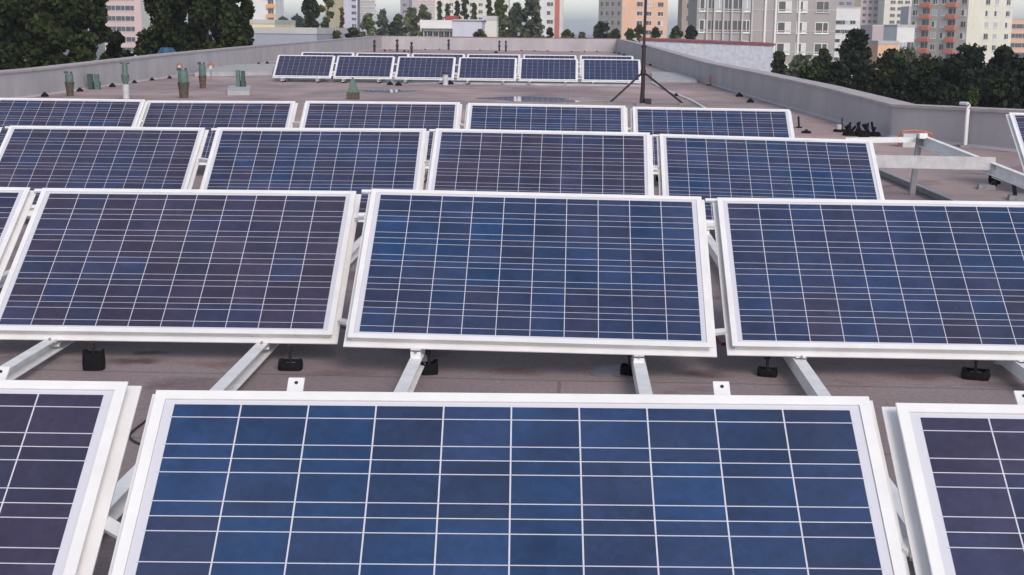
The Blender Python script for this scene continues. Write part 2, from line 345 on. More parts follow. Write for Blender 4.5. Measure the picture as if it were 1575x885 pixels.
#      row col   x      y      z     yaw   roll  blue
PAN = [(1, 3, -1.854, 3.038, -.827, 1.50, 0.0, .12), (1, 2, -.121, 3.031, -.828, 1.89, .18, .85), (1, 1, 1.580, 3.033, -.828, 1.09, 0, .15),
       (2, 4, -3.640, 6.960, -.842, 0, 0, .30), (2, 3, -1.919, 6.948, -.838, .20, .27, .10), (2, 2, -.158, 6.745, -.804, .28, -.55, .75), (2, 1, 1.581, 6.861, -.828, .53, .0, .62),
       (3, 5, -5.600, 11.20, -.835, 0, 0, .25), (3, 4, -3.847, 11.20, -.836, 0, .15, .22), (3, 3, -1.937, 10.60, -.780, .37, .38, .45), (3, 2, -.201, 10.48, -.768, -.5, -.36, .18), (3, 1, 1.538, 10.698, -.812, .44, -1.0, .72),
       (4, 5, -5.454, 14.75, -.801, -.2, 0, .28), (4, 4, -3.828, 14.88, -.812, .06, .45, .30), (4, 3, -1.981, 14.455, -.775, .16, .19, .22), (4, 2, -.235, 14.30, -.775, 0, -.36, .62), (4, 1, 1.497, 14.477, -.802, 0, -.26, .60)]
tone = lambda b: 'blue' if b > .55 else ('violet-blue' if b > .24 else 'dull purple')
rows = {}
for (r, c, x, y, z, yw, rl, b) in PAN:
    mw = panel_matrix(x, y, z+CH, D(yw), D(rl)); rows.setdefault(r, []).append((x, mw))
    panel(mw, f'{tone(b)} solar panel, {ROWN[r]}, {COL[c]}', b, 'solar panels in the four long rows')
p = at(1552, 174, 14.3)
mw = panel_matrix(p.x+PW/2, 14.3, p.z, 0, D(-.4)); rows.setdefault(5, []).append((p.x+PW/2, mw))
panel(mw, 'purple solar panel standing alone against the parapet beyond the bare rack', .2, 'solar panels in the four long rows')
ORD = ['first', 'second', 'third', 'fourth', 'fifth', 'sixth']
for k, (l, r_) in enumerate(((428, 514.8), (519.5, 607), (612.9, 700.5), (706, 795.5), (800, 888.5), (894, 985.7))):
    ty = 84.8+(l-428)/(985.7-428)*7.4; a, b = at(l, ty, 39.7), at(r_, ty+.6, 39.7)
    mw = panel_matrix((a.x+b.x)/2, 39.7, (a.z+b.z)/2, 0, D(-.1)); rows.setdefault(6, []).append(((a.x+b.x)/2, mw))
    far_panel(mw, f'small solar panel of six-panel row behind the mast, {ORD[5-k]} from its mast end', .2+.06*k, 'solar panels beyond the mast')
for k, (l, r_) in enumerate(((465, 543.5), (549, 629), (634, 715), (719, 800), (804, 887.5), (891, 975))):
    ty = 80.5+(l-465)/510*6.0; a, b = at(l, ty, 43.4), at(r_, ty+.5, 43.4)
    mw = panel_matrix((a.x+b.x)/2, 43.4, (a.z+b.z)/2, 0, D(-.1)); rows.setdefault(7, []).append(((a.x+b.x)/2, mw))
    far_panel(mw, f'mostly hidden solar panel of the rearmost row, {ORD[5-k]} from its mast end', .25, 'solar panels beyond the mast')

# ------------------------------------------------------------------ racks under the rows
RKL = {1: 'white steel rack under the fourth panel row from the tripod mast', 2: 'white steel rack under the third panel row from the tripod mast', 3: 'white steel rack under the second panel row from the tripod mast',
       4: 'white steel rack under the panel row in front of the tripod mast', 5: 'white steel rack of the lone panel beyond the bare rack', 6: 'steel rack under the six-panel row behind the tripod mast', 7: 'steel rack under the rearmost panel row'}
RAILS = {1: (.36,), 2: (.15, .86), 3: (.33, .86), 4: (.3, .86), 5: (.3, .86), 6: (.3, .86), 7: (.3, .86)}
BACK = {1: -.9, 2: 3.0, 3: 6.8, 4: 10.75, 5: 13.2, 6: 38.6, 7: 42.3}
for r, lst in rows.items():
    lst.sort(key=lambda t: t[0]); rk = thing('mounting_rack', RKL[r], 'rack')
    for k, (x, mw) in enumerate(lst):
        for u in (.19, .80):
            lx = -PW/2+u*PW
            top = mw @ Vector((lx, PH+.012, -.070)); bot = mw @ Vector((lx, -.02, -.070)); nz = mw.to_3x3() @ Vector((0, 0, 1))
            MB().chan(bot, top, .04, .045, .004, nz).build('sloping_rail', 'steel', rk)
            by = min(bot.y, mw.translation.y)-.04
            MB().chan((top.x, BACK[r], .072), (top.x, top.y+.02, .072), .055, .062, .005).build('base_beam', 'steel', rk)
            MB().bar((top.x+.03, top.y-.03, .0), (top.x+.03, top.y-.03, top.z+.0), .04, .04, (0, 1, 0)).build('post', 'steel', rk)
            for py in (BACK[r]+.3, top.y-.12): MB().box((top.x-.05, py-.08, 0), (top.x+.05, py+.08, .044)).build('rubber_pad', 'rubber', rk)
            if r <= 5:
                # foot clip between the beam and the lower frame flange
                f = mw @ Vector((lx, -.012, -.047)); m = MB()
                m.box((f.x-.024, f.y-.035, .098), (f.x+.022, f.y-.029, f.z-.004)); m.box((f.x-.024, f.y-.035, f.z-.010), (f.x+.022, f.y+.03, f.z-.002))
                m.build('foot_clip', 'steel', rk)
                m = MB(); m.tube([(f.x-.001, f.y-.035, (f.z+.1)/2+.01), (f.x-.001, f.y-.041, (f.z+.1)/2+.01)], .007, 6); m.build('bolt', 'grey_steel', rk)
                # end plate with a bolt standing above the upper edge
                e0 = [mw @ Vector((lx+a, b, -.040)) for a, b in ((-.019, PH-.05), (.019, PH-.05), (.019, PH+.072), (-.019, PH+.072))]
                e1 = [q - nz*.006 for q in e0]
                if r == 1:
                    pl = MB().prism(e1, e0).build('end_plate', 'frame', rk)
                    cc = mw @ Vector((lx+.001, PH+.056, -.041)); MB().tube([cc, cc+nz*.003], .0045, 8).build('bolt', 'black_rod', pl)
    a, b = lst[0][1], lst[-1][1]
    for s in RAILS[r]:
        for (x0, m0), (x1, m1) in zip(lst, lst[1:]):
            p0 = m0 @ Vector((PW/2+.012, PH*(1-s), -.058)); p1 = m1 @ Vector((-PW/2-.012, PH*(1-s), -.058))
            MB().bar(p0, p1, .03, .016, m0.to_3x3() @ Vector((0, 0, 1))).build('coupling', 'steel', rk)
        for (x0, m0) in lst:
            p0 = m0 @ Vector((-PW/2-.018, PH*(1-s), -.060)); p1 = m0 @ Vector((PW/2+.018, PH*(1-s), -.060))
            MB().bar(p0, p1, .034, .022, m0.to_3x3() @ Vector((0, 0, 1))).build('cross_rail', 'steel', rk)
    if r in (2, 3):
        for k, (x, mw) in enumerate(lst):
            if k == 0: continue
            sd_ = -1 if x < 1 else -1
            q = [mw @ Vector((-PW/2+a, PH+b, -.0405)) for a, b in ((-.055, .004), (.035, .004), (.035, .022), (-.055, .022))]
            nz = mw.to_3x3() @ Vector((0, 0, 1)); MB().prism(q, [v+nz*.012 for v in q]).build('joint_plate', 'white_paint', rk)

# bare rack without panels
br = thing('mounting_rack', 'bare unfinished white steel rack without panels, beside the two row ends', 'rack', floor(1404, 302))
o = br.location
def bp(px, py, Y): return at(px, py, Y)-o
foot = floor(1404, 300); YP = foot.y
tp = at(1412, 207, YP); 
MB().chan(bp(1402, 304, YP), Vector((foot.x+.03, foot.y, tp.z))-o, .05, .05, .006, (1, 0, 0)).build('post', 'grey_steel', br)
MB().bar((foot.x+.03-o.x, -.0, tp.z-.03-o.z), (foot.x+.03-o.x, 0, tp.z+.02-o.z), .075, .07, (0, 1, 0)).build('post_cap', 'white_paint', br)
A_, B_ = bp(1416, 216, YP), bp(1640, 305, YP-2.3)
MB().chan(A_, B_, .05, .11, .006).build('long_beam', 'steel', br)
J = at(1531, 252, YP-1.25); PL = at(1290, 247, YP-1.05)
MB().bar(PL-o, J-o, .012, .115).build('cross_beam', 'vent_white', br)
MB().bar(bp(1300, 216, YP+.02), bp(1408, 215, YP+.02), .05, .05).build('top_rail', 'white_paint', br)
f0, f1 = floor(1340, 266), floor(1470, 322)
MB().chan(f0-o+Vector((0, 0, .04)), f1-o+Vector((0, 0, .04)), .06, .08, .006).build('base_beam', 'grey_steel', br)
q = B_+o
MB().bar((q.x-o.x, q.y-o.y, -.0), (q.x-o.x, q.y-o.y, q.z), .05, .05, (0, 1, 0)).build('post', 'steel', br)
q = PL
MB().bar((q.x-o.x, q.y-o.y+.03, 0), (q.x-o.x, q.y-o.y+.03, q.z), .04, .04, (0, 1, 0)).build('post', 'steel', br)

# ------------------------------------------------------------------ black weighted feet with rods under the third row
def foot_thing(px, py, label, w, h, kind, rz, rodh=.085, group='black weighted feet under the third row'):
    b = floor(px, py); t = thing('weighted_foot', label, 'weight', b, group, rz)
    m = MB(); n = 10
    prof = [(1, 0), (1.04, h*.5), (.98, h), (.80, h*1.0), (.55, h*.62)]
    rings = []
    for k, z in prof:
        ring = []
        for j in range(n):
            a = 2*math.pi*j/n; sx = math.copysign(abs(math.cos(a))**.45, math.cos(a)); sy = math.copysign(abs(math.sin(a))**.45, math.sin(a))
            up = (.30*h*(abs(sx)**2) if z > h*.7 else 0)*(1.6 if (kind == 1 and sx > 0) else 1)
            ring.append((sx*w/2*k, sy*w*.36*k, z+up))
        rings.append(ring)
    m.tube_rings(rings); m.build('foot_block', 'rubber', t)
    MB().box((-w*.20, -w*.15, h*.60), (w*.20, w*.15, h*.82)).build('concrete_fill', 'stone_grey', t)
    MB().tube([(0, 0, h*.8), (-.004, 0, h*.8+rodh)], .0065, 6).build('rod', 'black_rod', t)
    MB().tube([(-.004, 0, h*.8+rodh-.03), (-.004, 0, h*.8+rodh)], .014, 6).build('clamp', 'black_rod', t)
foot_thing(145, 568, 'tall boxy black rubber foot with thin rod, beside the long dark roof stain', .098, .072, 0, .1, .07)
for px, py, w, h, k, rz, lb in ((447, 568, .112, .036, 0, 0, 'wide black rubber foot with pale middle and thin rod, under the purple third-row panel'),
                            (660, 575, .082, .045, 1, .3, 'squat black rubber foot with one raised corner, beside a white base beam'),
                            (968, 577, .08, .04, 0, -.4, 'black rubber foot with rod standing at the edge of the grey wet patch'),
                            (1180, 578, .092, .030, 0, -.25, 'low black rubber foot with rod, beside the dark red roof stain'),
                            (1500, 582, .125, .034, 0, -.3, 'broad low black rubber foot with rod, next to the blue sheet')):
    foot_thing(px, py, lb, w, h, k, rz)
# blue sheet and pale cable by the last foot
s = floor(1566, 566); t = thing('blue_sheet', 'dark blue plastic sheet lying under the third-row panel beside a black foot', 'sheet', s)
MB().prism([(-.07, .05, .002), (.05, -.10, .002), (.5, -.05, .002), (.45, .2, .002)], [(-.07, .05, .014), (.05, -.10, .014), (.5, -.05, .014), (.45, .2, .014)]).build('sheet', 'blue_sheet', t)
MB().tube([(-.10, .045, .012), (-.02, -.05, .012), (.05, -.12, .012), (.2, -.13, .012)], .006, 6).build('pale_edge', 'white_paint', t)
# cables on the roof
def cable(px, label, m, r=.005, z=None):
    pts = [floor(a, b, r) for a, b in px]; o = pts[0].copy()
    n = []
    for i in range(len(pts)-1):                             # Catmull-Rom
        p0, p1, p2, p3 = pts[max(i-1, 0)], pts[i], pts[i+1], pts[min(i+2, len(pts)-1)]
        for k in range(6):
            t = k/6; n.append(.5*((2*p1)+(p2-p0)*t+(2*p0-5*p1+4*p2-p3)*t*t+(-p0+3*p1-3*p2+p3)*t**3)-o)
    n.append(pts[-1]-o); ob = MB().tube(n, r, 6).build('cable', m); ob.location = o; tag(ob, label, 'cable')
cable([(228, 645), (206, 662), (199, 672), (212, 682), (240, 690)], 'dark cable looped on the roof between two fourth-row panels', 'cable')
cable([(490, 488), (521, 500), (534, 505), (560, 500)], 'thin red cable on the roof seen between two third-row panels', 'red_cable', .004)
cable([(1085, 515), (1104, 520), (1112, 529), (1118, 523), (1140, 515)], 'red cable loop on the roof at the blue third-row panels', 'red_cable', .008)

# puddles and felt patches
def blob(name, px, py, rx, ry, m, label, cat, z=.004, seed=0, rot=0):
    c = floor(px, py); rr = random.Random(seed); n = 28; ph = [rr.uniform(0, 6.28) for _ in range(4)]
    lo = []
    for j in range(n):
        a = 2*math.pi*j/n; k = 1+.22*math.sin(2*a+ph[0])+.14*math.sin(3*a+ph[1])+.09*math.sin(5*a+ph[2])
        lo.append((math.cos(a)*rx*k, math.sin(a)*ry*k))
    ob = MB().prism([(x, y, .0) for x, y in lo], [(x, y, z) for x, y in lo]).build(name, m); ob.location = c; ob.rotation_euler = (0, 0, rot)
    tag(ob, label, cat); return ob
blob('puddle', 947, 572, .095, .13, 'damp', 'grey wet patch on the roof beside a black foot', 'puddle', seed=3)
blob('puddle', 815, 153, 1.15, 1.0, 'puddle', 'flat lilac puddle on the roof between the mast and the nearest row', 'puddle', seed=5)
blob('puddle', 595, 140, .55, 1.1, 'puddle', 'narrow dark puddle near the green pyramid vent', 'puddle', seed=8)
blob('felt_patch', 820, 129.5, .7, 1.0, 'pale_patch', 'bright white patch on the roof in front of the six-panel row', 'patch', seed=9)
blob('felt_patch', 618, 127, .75, 1.3, 'membrane', 'dull white patch on the roof near the small capped pipe', 'patch', seed=10)
def strip(px, m, label, h=.05):
    p = [floor(a, b) for a, b in px]; o = p[0].copy()
    ob = MB().prism([v-o for v in p], [v-o+Vector((0, 0, h)) for v in p]).build('roof_ledge', m); ob.location = o; tag(ob, label, 'ledge')
strip([(300, 118), (418, 116), (424, 103), (330, 104)], 'membrane', 'low pale ledge beside the left-hand green vents and the six-panel row', .12)
strip([(350, 147), (384, 147), (386, 138), (352, 138)], 'membrane', 'small square pale plinth under the pair of green vent slabs', .10)
strip([(1003, 126), (1072, 128), (1064, 114), (1002, 113)], 'membrane', 'pale raised ledge on the roof beside the orange posts', .06)
strip([(420, 125), (990, 134), (985, 128), (424, 119.5)], 'membrane', 'long grey concrete strip under the six-panel row', .05)
cable([(1000, 126), (1030, 141), (1060, 153), (1085, 167)], 'white cable duct running over the roof from the mast to the parapet', 'white_paint', .022)

# ------------------------------------------------------------------ vents
def px_m(Y): return FPX/Y
def vent(px, pyb, pyt, wpx, split, up, low, label, style, group='green roof vents'):
    b = floor(px, pyb); s = b.y/FPX; h = (pyb-pyt)*s; w = wpx*s; t = thing('roof_vent', label, 'vent', b, group)
    zs = h*split
    if style == 'bucket':                                   # tapered brown flue with a green cowl
        MB().lathe([(w*.36, 0), (w*.40, zs*.5), (w*.5, zs*.96), (w*.52, zs)], n=10).build('flue', low, t, True)
        MB().lathe([(w*.42, zs), (w*.44, zs+(h-zs)*.5), (w*.36, zs+(h-zs)*.8), (w*.30, zs+(h-zs)*.83)], n=10).build('cowl', up, t, True)
        MB().box((-w*.5, -w*.1, zs+(h-zs)*.80), (-w*.15, w*.1, h)).build('hood', 'vent_dark_green', t)
        MB().box((w*.12, -w*.08, zs+(h-zs)*.80), (w*.30, w*.08, h*.99)).build('hood', 'vent_dark_green', t)
    elif style == 'tall':
        MB().lathe([(w*.40, 0), (w*.40, zs)], n=10).build('pedestal', low, t, True)
        MB().lathe([(w*.32, zs), (w*.46, zs+.3*(h-zs)), (w*.5, zs+.42*(h-zs)), (w*.36, zs+.5*(h-zs)), (w*.36, zs+.85*(h-zs)), (w*.2, h)], n=10).build('cowl', up, t, True)
        MB().box((-w*.55, -w*.1, h*.965), (w*.55, w*.1, h)).build('cap', 'vent_dark_green', t)
    elif style == 'slabs':
        m = MB().prism([(-w*.5, -.04, 0), (-w*.08, -.04, 0), (-w*.08, .04, 0), (-w*.5, .04, 0)], [(-w*.62, -.02, h), (-w*.16, -.02, h), (-w*.16, .06, h), (-w*.62, .06, h)]); m.build('slab', up, t)
        m = MB().prism([(w*.1, -.04, 0), (w*.5, -.04, 0), (w*.5, .04, 0), (w*.1, .04, 0)], [(w*.0, -.02, h*.98), (w*.45, -.02, h*.98), (w*.45, .06, h*.98), (w*.0, .06, h*.98)]); m.build('slab', low, t)
        MB().box((-w*.55, .04, 0), (w*.5, .10, h*.5)).build('frame', 'vent_dark_green', t)
    elif style == 'pyramid':
        MB().box((-w*.5, -w*.4, 0), (w*.5, w*.4, zs)).build('box', low, t)
        MB().prism([(-w*.47, -w*.37, zs), (w*.47, -w*.37, zs), (w*.47, w*.37, zs), (-w*.47, w*.37, zs)], [(-w*.10, -w*.08, h*.94), (w*.10, -w*.08, h*.94), (w*.10, w*.08, h*.94), (-w*.10, w*.08, h*.94)]).build('hood', up, t)
        MB().lathe([(w*.09, h*.94), (w*.07, h)], n=8).build('tip', 'vent_dark_green', t)
    elif style == 'slim':
        MB().lathe([(w*.42, 0), (w*.36, h*.35), (w*.5, h*.42), (w*.5, h*.55), (w*.34, h*.6), (w*.34, h*.85)], n=8).build('pipe', up, t, True)
        MB().lathe([(w*.5, h*.85), (w*.6, h*.88), (w*.15, h)], n=8).build('cap', low, t, True)
    elif style == 'capped':
        MB().lathe([(w*.42, 0), (w*.42, h*.8)], n=10).build('pipe', up, t, True)
        MB().lathe([(w*.62, h*.84), (w*.62, h*.92), (w*.1, h)], n=10).build('cap', low, t, True)
        MB().bar((-w*.3, 0, h*.78), (-w*.3, 0, h*.86), .02, .02, (0, 1, 0)).build('stay', low, t); MB().bar((w*.3, 0, h*.78), (w*.3, 0, h*.86), .02, .02, (0, 1, 0)).build('stay', low, t)
    return t
vent(108, 148, 110, 15, .56, 'vent_green', 'vent_brown', 'green cowl vent on a brown tapered flue with a thin wire beside it', 'bucket')
vent(145, 138, 114, 17, 0, 'vent_dark_green', 'vent_green', 'pair of green sheet slabs leaning against the parapet beside the tall vent', 'slabs')
vent(194, 152, 97, 13, .40, 'vent_green', 'vent_white', 'tallest green vent with flat cap, on a white cylindrical pedestal', 'tall')
vent(283, 151, 105, 19, .52, 'vent_green', 'vent_brown', 'broad green cowl vent on a brown flue in front of an orange ring', 'bucket')
vent(312, 136, 96, 13, .48, 'vent_green', 'vent_red', 'narrow green cowl vent on a reddish flue', 'bucket')
vent(371, 140, 109, 13, 0, 'vent_green', 'vent_dark_green', 'two small green upright slabs standing on the square pale plinth', 'slabs')
vent(543, 153, 120, 18, .33, 'vent_green', 'vent_brown', 'green pyramid hood vent on a dark square box', 'pyramid')
vent(685, 131, 111, 10, .8, 'vent_white', 'vent_black', 'small grey pipe with dark cap in front of the six-panel row', 'capped')
for (px, b_, t_, w_), od in zip(((576, 80, 62, 4.5), (611, 80, 61, 4.5), (633, 82, 65, 4.5), (690, 77, 61, 4), (706, 75, 60, 3.5), (768, 79, 63, 3.5), (778, 80, 63, 3.5)), ('first', 'second', 'third', 'fourth', 'fifth', 'sixth', 'seventh')):
    vent(px, b_, t_, w_, .5, 'vent_black', 'vent_black', f'slim dark vent pipe before the far parapet, {od} from the vent-side corner', 'slim', 'slim dark vents at the far end')
# orange rings with white core beside the vents
for px, py, lb in ((277, 128, 'orange ring propped behind the broad green cowl vent'), (325, 124, 'small orange and white ring beside the narrow reddish flue')):
    b = floor(px, py); s = b.y/FPX; t = thing('orange_ring', lb, 'ring', b)
    r = 4.6*s; zc = (py-103)*s; m = MB()
    ri = [[((r+.25*r*math.cos(q))*math.cos(a), .25*r*math.sin(q), zc+(r+.25*r*math.cos(q))*math.sin(a)) for q in [k*math.pi/3 for k in range(6)]] for a in [-.3+k*math.pi/8 for k in range(10)]]
    m.tube_rings(ri); m.build('ring', 'orange', t)
    MB().box((-r*.45, -.03, zc-r*.9), (r*.5, .05, zc+r*.35)).build('core', 'vent_white', t); MB().tube([(0, 0, 0), (0, 0, zc-r*.5)], .02, 6).build('stem', 'grey_steel', t)

# conductor holders along the wall feet
def holder(px, py, k=1.0):
    b = floor(px, py); o = thing('conductor_holder', ('small black conductor holder on the roof at the six-panel row' if (px in (493, 512, 908, 600, 613, 692) and py > 120) else 'small black conductor holder along the vent-side parapet foot' if px < 420 else 'small black conductor holder along the far parapet foot' if px < 940 else 'small black conductor holder along the mast-side parapet foot'), 'holder', b, 'conductor holders along the parapets')
    s = .062*k; MB().lathe([(s, 0), (s*.95, s*.35), (s*.55, s*.75), (s*.3, s*.9)], n=8).build('weight', 'rubber', o); MB().box((-.02, -.02, s*.85), (.02, .02, s*1.15)).build('clip', 'vent_black', o)
for px, py, k in ((26, 151, 1.1), (60, 147, .6), (69, 149, 1.5), (123, 141, 1.4), (173, 134, 1.5), (207, 128, 1.2), (234, 124, 1.2), (261, 121, 1.2), (398, 99, 1.2), (411, 98, 1.4), (592, 79, 1.6), (600, 78, 1.2), (622, 80, 1.8), (628, 80, 1.2),
                  (654, 77, 1.2), (676, 77, 1.2), (738, 78, 1.2), (763, 82, 2.2), (802, 79, 1.2), (822, 79, 1.2), (842, 79, 1.2), (879, 80, 1.2), (899, 80, 1.2), (918, 80, 1.2), (945, 82, 1.5), (952, 83, 1.3), (960, 86, 1.8),
                  (1000, 101, 1.3), (1040, 148, 1.0), (1121, 134, 1.5), (1137, 149, 1.5), (1154, 158, 1.4), (493, 125, 1.6), (512, 124, 1.6), (908, 130, 1.2), (600, 131, 1.5), (613, 132, 1.6), (692, 130, 1.8)):
    holder(px, py, k)

# ------------------------------------------------------------------ mast with tripod
b = floor(988, 160); s = b.y/FPX
t = thing('antenna_mast', 'tall dark mast on a tripod standing on the roof behind the nearest rows', 'mast', b)
hx = 48*s
MB().tube([(0, 0, 0), (0, 0, 85*s)], 3.1*s, 10).build('lower_pole', 'mast', t, True); MB().tube([(0, 0, 83*s), (.04, 0, 320*s)], 2.1*s, 10).build('upper_pole', 'mast', t, True)
MB().lathe([(4.2*s, hx-3*s), (4.2*s, hx+3*s)], n=10).build('collar', 'mast', t); MB().lathe([(3.9*s, 84*s), (3.9*s, 88*s)], n=10).build('clamp', 'vent_black', t)
for dx, dy in ((-50*s, -.25), (60*s, -.35), (-6*s, -.75)): MB().bar((0, 0, hx), (dx, dy, .03), 2.6*s, 2.6*s).build('leg', 'mast', t); MB().box((dx-.10, dy-.10, 0), (dx+.10, dy+.10, .05)).build('foot_plate', 'stone_grey', t)
MB().box((3*s, -.12, 0), (13*s, .08, 8*s)).build('base_box', 'vent_black', t)

# ------------------------------------------------------------------ clutter by the right-hand parapet
b = floor(1322, 209); t = thing('foot_stack', 'heap of black rubber feet with upright prongs by the parapet corner', 'heap', b); s = b.y/FPX
for k in range(13):
    x = (-22+k*3.8+random.uniform(-1.5, 1.5))*s; y = random.uniform(-.12, .12); l = random.uniform(-1, 1); hgt = random.uniform(12, 22)*s
    m = MB().bar((x, y, 5*s), (x+l*.1, y, hgt), 3.2*s, 2.6*s, (0, 1, 0)); m.build('prong', 'rubber', t)
for x, y, w_ in ((-14, 0, 24), (8, .1, 26), (22, -.05, 18), (2, -.22, 18)):
    MB().lathe([(w_*.5*s, 0), (w_*.48*s, 4*s), (w_*.3*s, 6.5*s)], c=(x*s, y, 0), n=9).build('foot_disc', 'rubber', t)
b = floor(1292, 203); s = b.y/FPX; t = thing('weighted_foot', 'black foot with a grey block and thin upright rod beside the heap', 'weight', b)
MB().lathe([(10*s, 0), (10*s, 3.5*s), (8*s, 4*s)], n=10).build('foot_block', 'rubber', t); MB().box((-5*s, -.05, 3.8*s), (1*s, .06, 11*s)).build('concrete_fill', 'vent_white', t); MB().tube([(3*s, 0, 3*s), (2*s, 0, 21*s)], .012, 6).build('rod', 'black_rod', t)
for px, py, h_, lb in ((1229, 197, 17, 'short black stake against the parapet near the row end'), (1240, 205, 4, 'flat black rubber puck on the roof near the row end')):
    b = floor(px, py); s = b.y/FPX; t = thing('stake' if h_ > 9 else 'rubber_puck', lb, 'stake' if h_ > 9 else 'puck', b)
    if h_ > 9: MB().bar((0, 0, 0), (-1*s, .05, h_*s), 2.5*s, 2.5*s, (0, 1, 0)).build('shaft', 'rubber', t); MB().lathe([(5*s, 0), (4*s, 2*s)], n=8).build('base', 'rubber', t)
    else: MB().lathe([(8*s, 0), (7*s, 3*s), (3*s, 4*s)], n=9).build('disc', 'rubber', t); MB().box((-.02, -.02, 3.5*s), (.02, .02, 6*s)).build('clip', 'vent_black', t)
b = floor(1398, 226); s = b.y/FPX; t = thing('cable_box', 'grey box with an orange tube bent over it, behind the bare rack', 'box', b)
MB().box((-12*s, -.1, 0), (14*s, .12, 20*s)).build('box', 'vent_white', t)
MB().tube([(-16*s, -.02, 0), (-16*s, -.02, 17*s), (-13*s, -.02, 23*s), (2*s, 0, 24.5*s), (22*s, 0, 23*s), (32*s, 0, 20*s), (36*s, 0, 9*s), (36*s, 0, 0)], 1.7*s, 7).build('orange_tube', 'orange', t, True)
for px, py, tp_, lb in ((1069, 119, 108, 'short orange post on the pale ledge'), (1092, 132, 117, 'orange bent post at the parapet beside the pale ledge')):
    b = floor(px, py); s = b.y/FPX; t = thing('orange_post', lb, 'post', b)
    MB().tube([(0, 0, 0), (0, 0, (py-tp_)*s)], 1.6*s, 7).build('shaft', 'orange', t); MB().box((-5*s, -.05, 0), (2*s, .05, 2*s)).build('base', 'vent_brown', t)
# white pipe hooked over the parapet
pb = None
d = ray(1493, 226); 
def on_rw2(px):                                             # where the view ray crosses the wall's inner face line
    a, b_ = Vector(RW2[0][:2]), Vector(RW2[1][:2]); d = ray(px, 200); k = Vector((d.x, d.y)); 
    e = b_-a; det = k.x*(-e.y)-k.y*(-e.x); tt = (a.x*(-e.y)-a.y*(-e.x))/det; return k*tt
q = on_rw2(1493); t = thing('downpipe', 'white bent pipe hooked over the parapet behind the bare rack', 'pipe', (q.x, q.y, 0))
nn = Vector((RW2[1][1]-RW2[0][1], -(RW2[1][0]-RW2[0][0]), 0)).normalized()   # points to the roof side or away; choose roof side
if nn.y > 0: nn = -nn
wd_ = Vector((RW2[0][0]-RW2[1][0], RW2[0][1]-RW2[1][1], 0)).normalized()
pts = [nn*.08, nn*.08+Vector((0, 0, .44)), nn*.075+Vector((0, 0, .52)), nn*.04+wd_*.03+Vector((0, 0, .575)), nn*.0+wd_*.10+Vector((0, 0, .595)), -nn*.05+wd_*.28+Vector((0, 0, .588))]
MB().tube(pts, .027, 10).build('pipe', 'white_paint', t, True); MB().box((-.09, -.09, 0), (.09, .09, .03)).build('foot_plate', 'grey_steel', t).location = nn*.08
# things on the floor under the bare rack
b = floor(1530, 283); s = b.y/FPX; t = thing('black_bag', 'crumpled black bag on the roof under the bare rack', 'bag', b)
MB().tube_rings([[(math.cos(a)*9*s*k*(1+.12*math.sin(3*a)), math.sin(a)*8*s*k, z*s) for a in [2*math.pi*j/12 for j in range(12)]] for k, z in ((.9, 0), (1.05, 5), (1, 12), (.7, 17), (.3, 18.5))]).build('body', 'rubber', t, True)
MB().bar((-8*s, -8.5*s, 11*s), (8*s, -9.3*s, 5*s), .008, .012).build('strap', 'white_paint', t)
for px, py, w_, lb in ((1517, 291, 26, 'flat grey paving slab beside the crumpled black bag'), (1566, 308, 30, 'grey paving slab with an upright stub beside the parapet pipe')):
    b = floor(px, py); s = b.y/FPX; t = thing('paving_slab', lb, 'slab', b, rz=-.2)
    MB().prism([(-w_/2*s, -.09, 0), (w_/2*s, -.09, 0), (w_/2*s, .10, 0), (-w_/2*s, .10, 0)], [(-w_/2*s+.01, -.08, .045), (w_/2*s-.01, -.08, .045), (w_/2*s-.01, .09, .045), (-w_/2*s+.01, .09, .045)]).build('slab', 'stone_grey', t)
    if px > 1550: MB().bar((-.03, 0, .04), (-.05, .02, .16), .035, .03, (0, 1, 0)).build('stub', 'rubber', t)
    else: MB().tube([(w_*.42*s, -.03, .05), (w_*.42*s, .04, .06)], .03, 8).build('knob', 'rubber', t)

# ------------------------------------------------------------------ white stucco neighbour with red coping behind the mast-side parapet
ys = 104.0
a, b2 = at(985, 62, ys), at(1190, 70.5, ys)
o = Vector((a.x, a.y, GZ)); t = thing('stucco_building', 'pale stuccoed low building with dark red coping behind the mast-side parapet', 'building', o)
dv = Vector((b2.x-a.x, b2.y-a.y, 0)); nv = Vector((.08, 1, 0)).normalized()*9
loop = [Vector((0, 0, 0)), dv, dv+nv, nv]; zt = Vector((0, 0, a.z-GZ)); zt2 = Vector((0, 0, b2.z-GZ))
MB().prism(loop, [loop[0]+zt, loop[1]+zt2, loop[2]+zt2, loop[3]+zt]).build('wall', 'stucco', t)
e = dv.normalized()*.12; f_ = nv.normalized()*.12
cl = [loop[0]-e-f_+zt, loop[1]+e-f_+zt2, loop[2]+e+f_+zt2, loop[3]-e+f_+zt]
MB().prism(cl, [v+Vector((0, 0, .16)) for v in cl]).build('coping', 'red_flash', t)

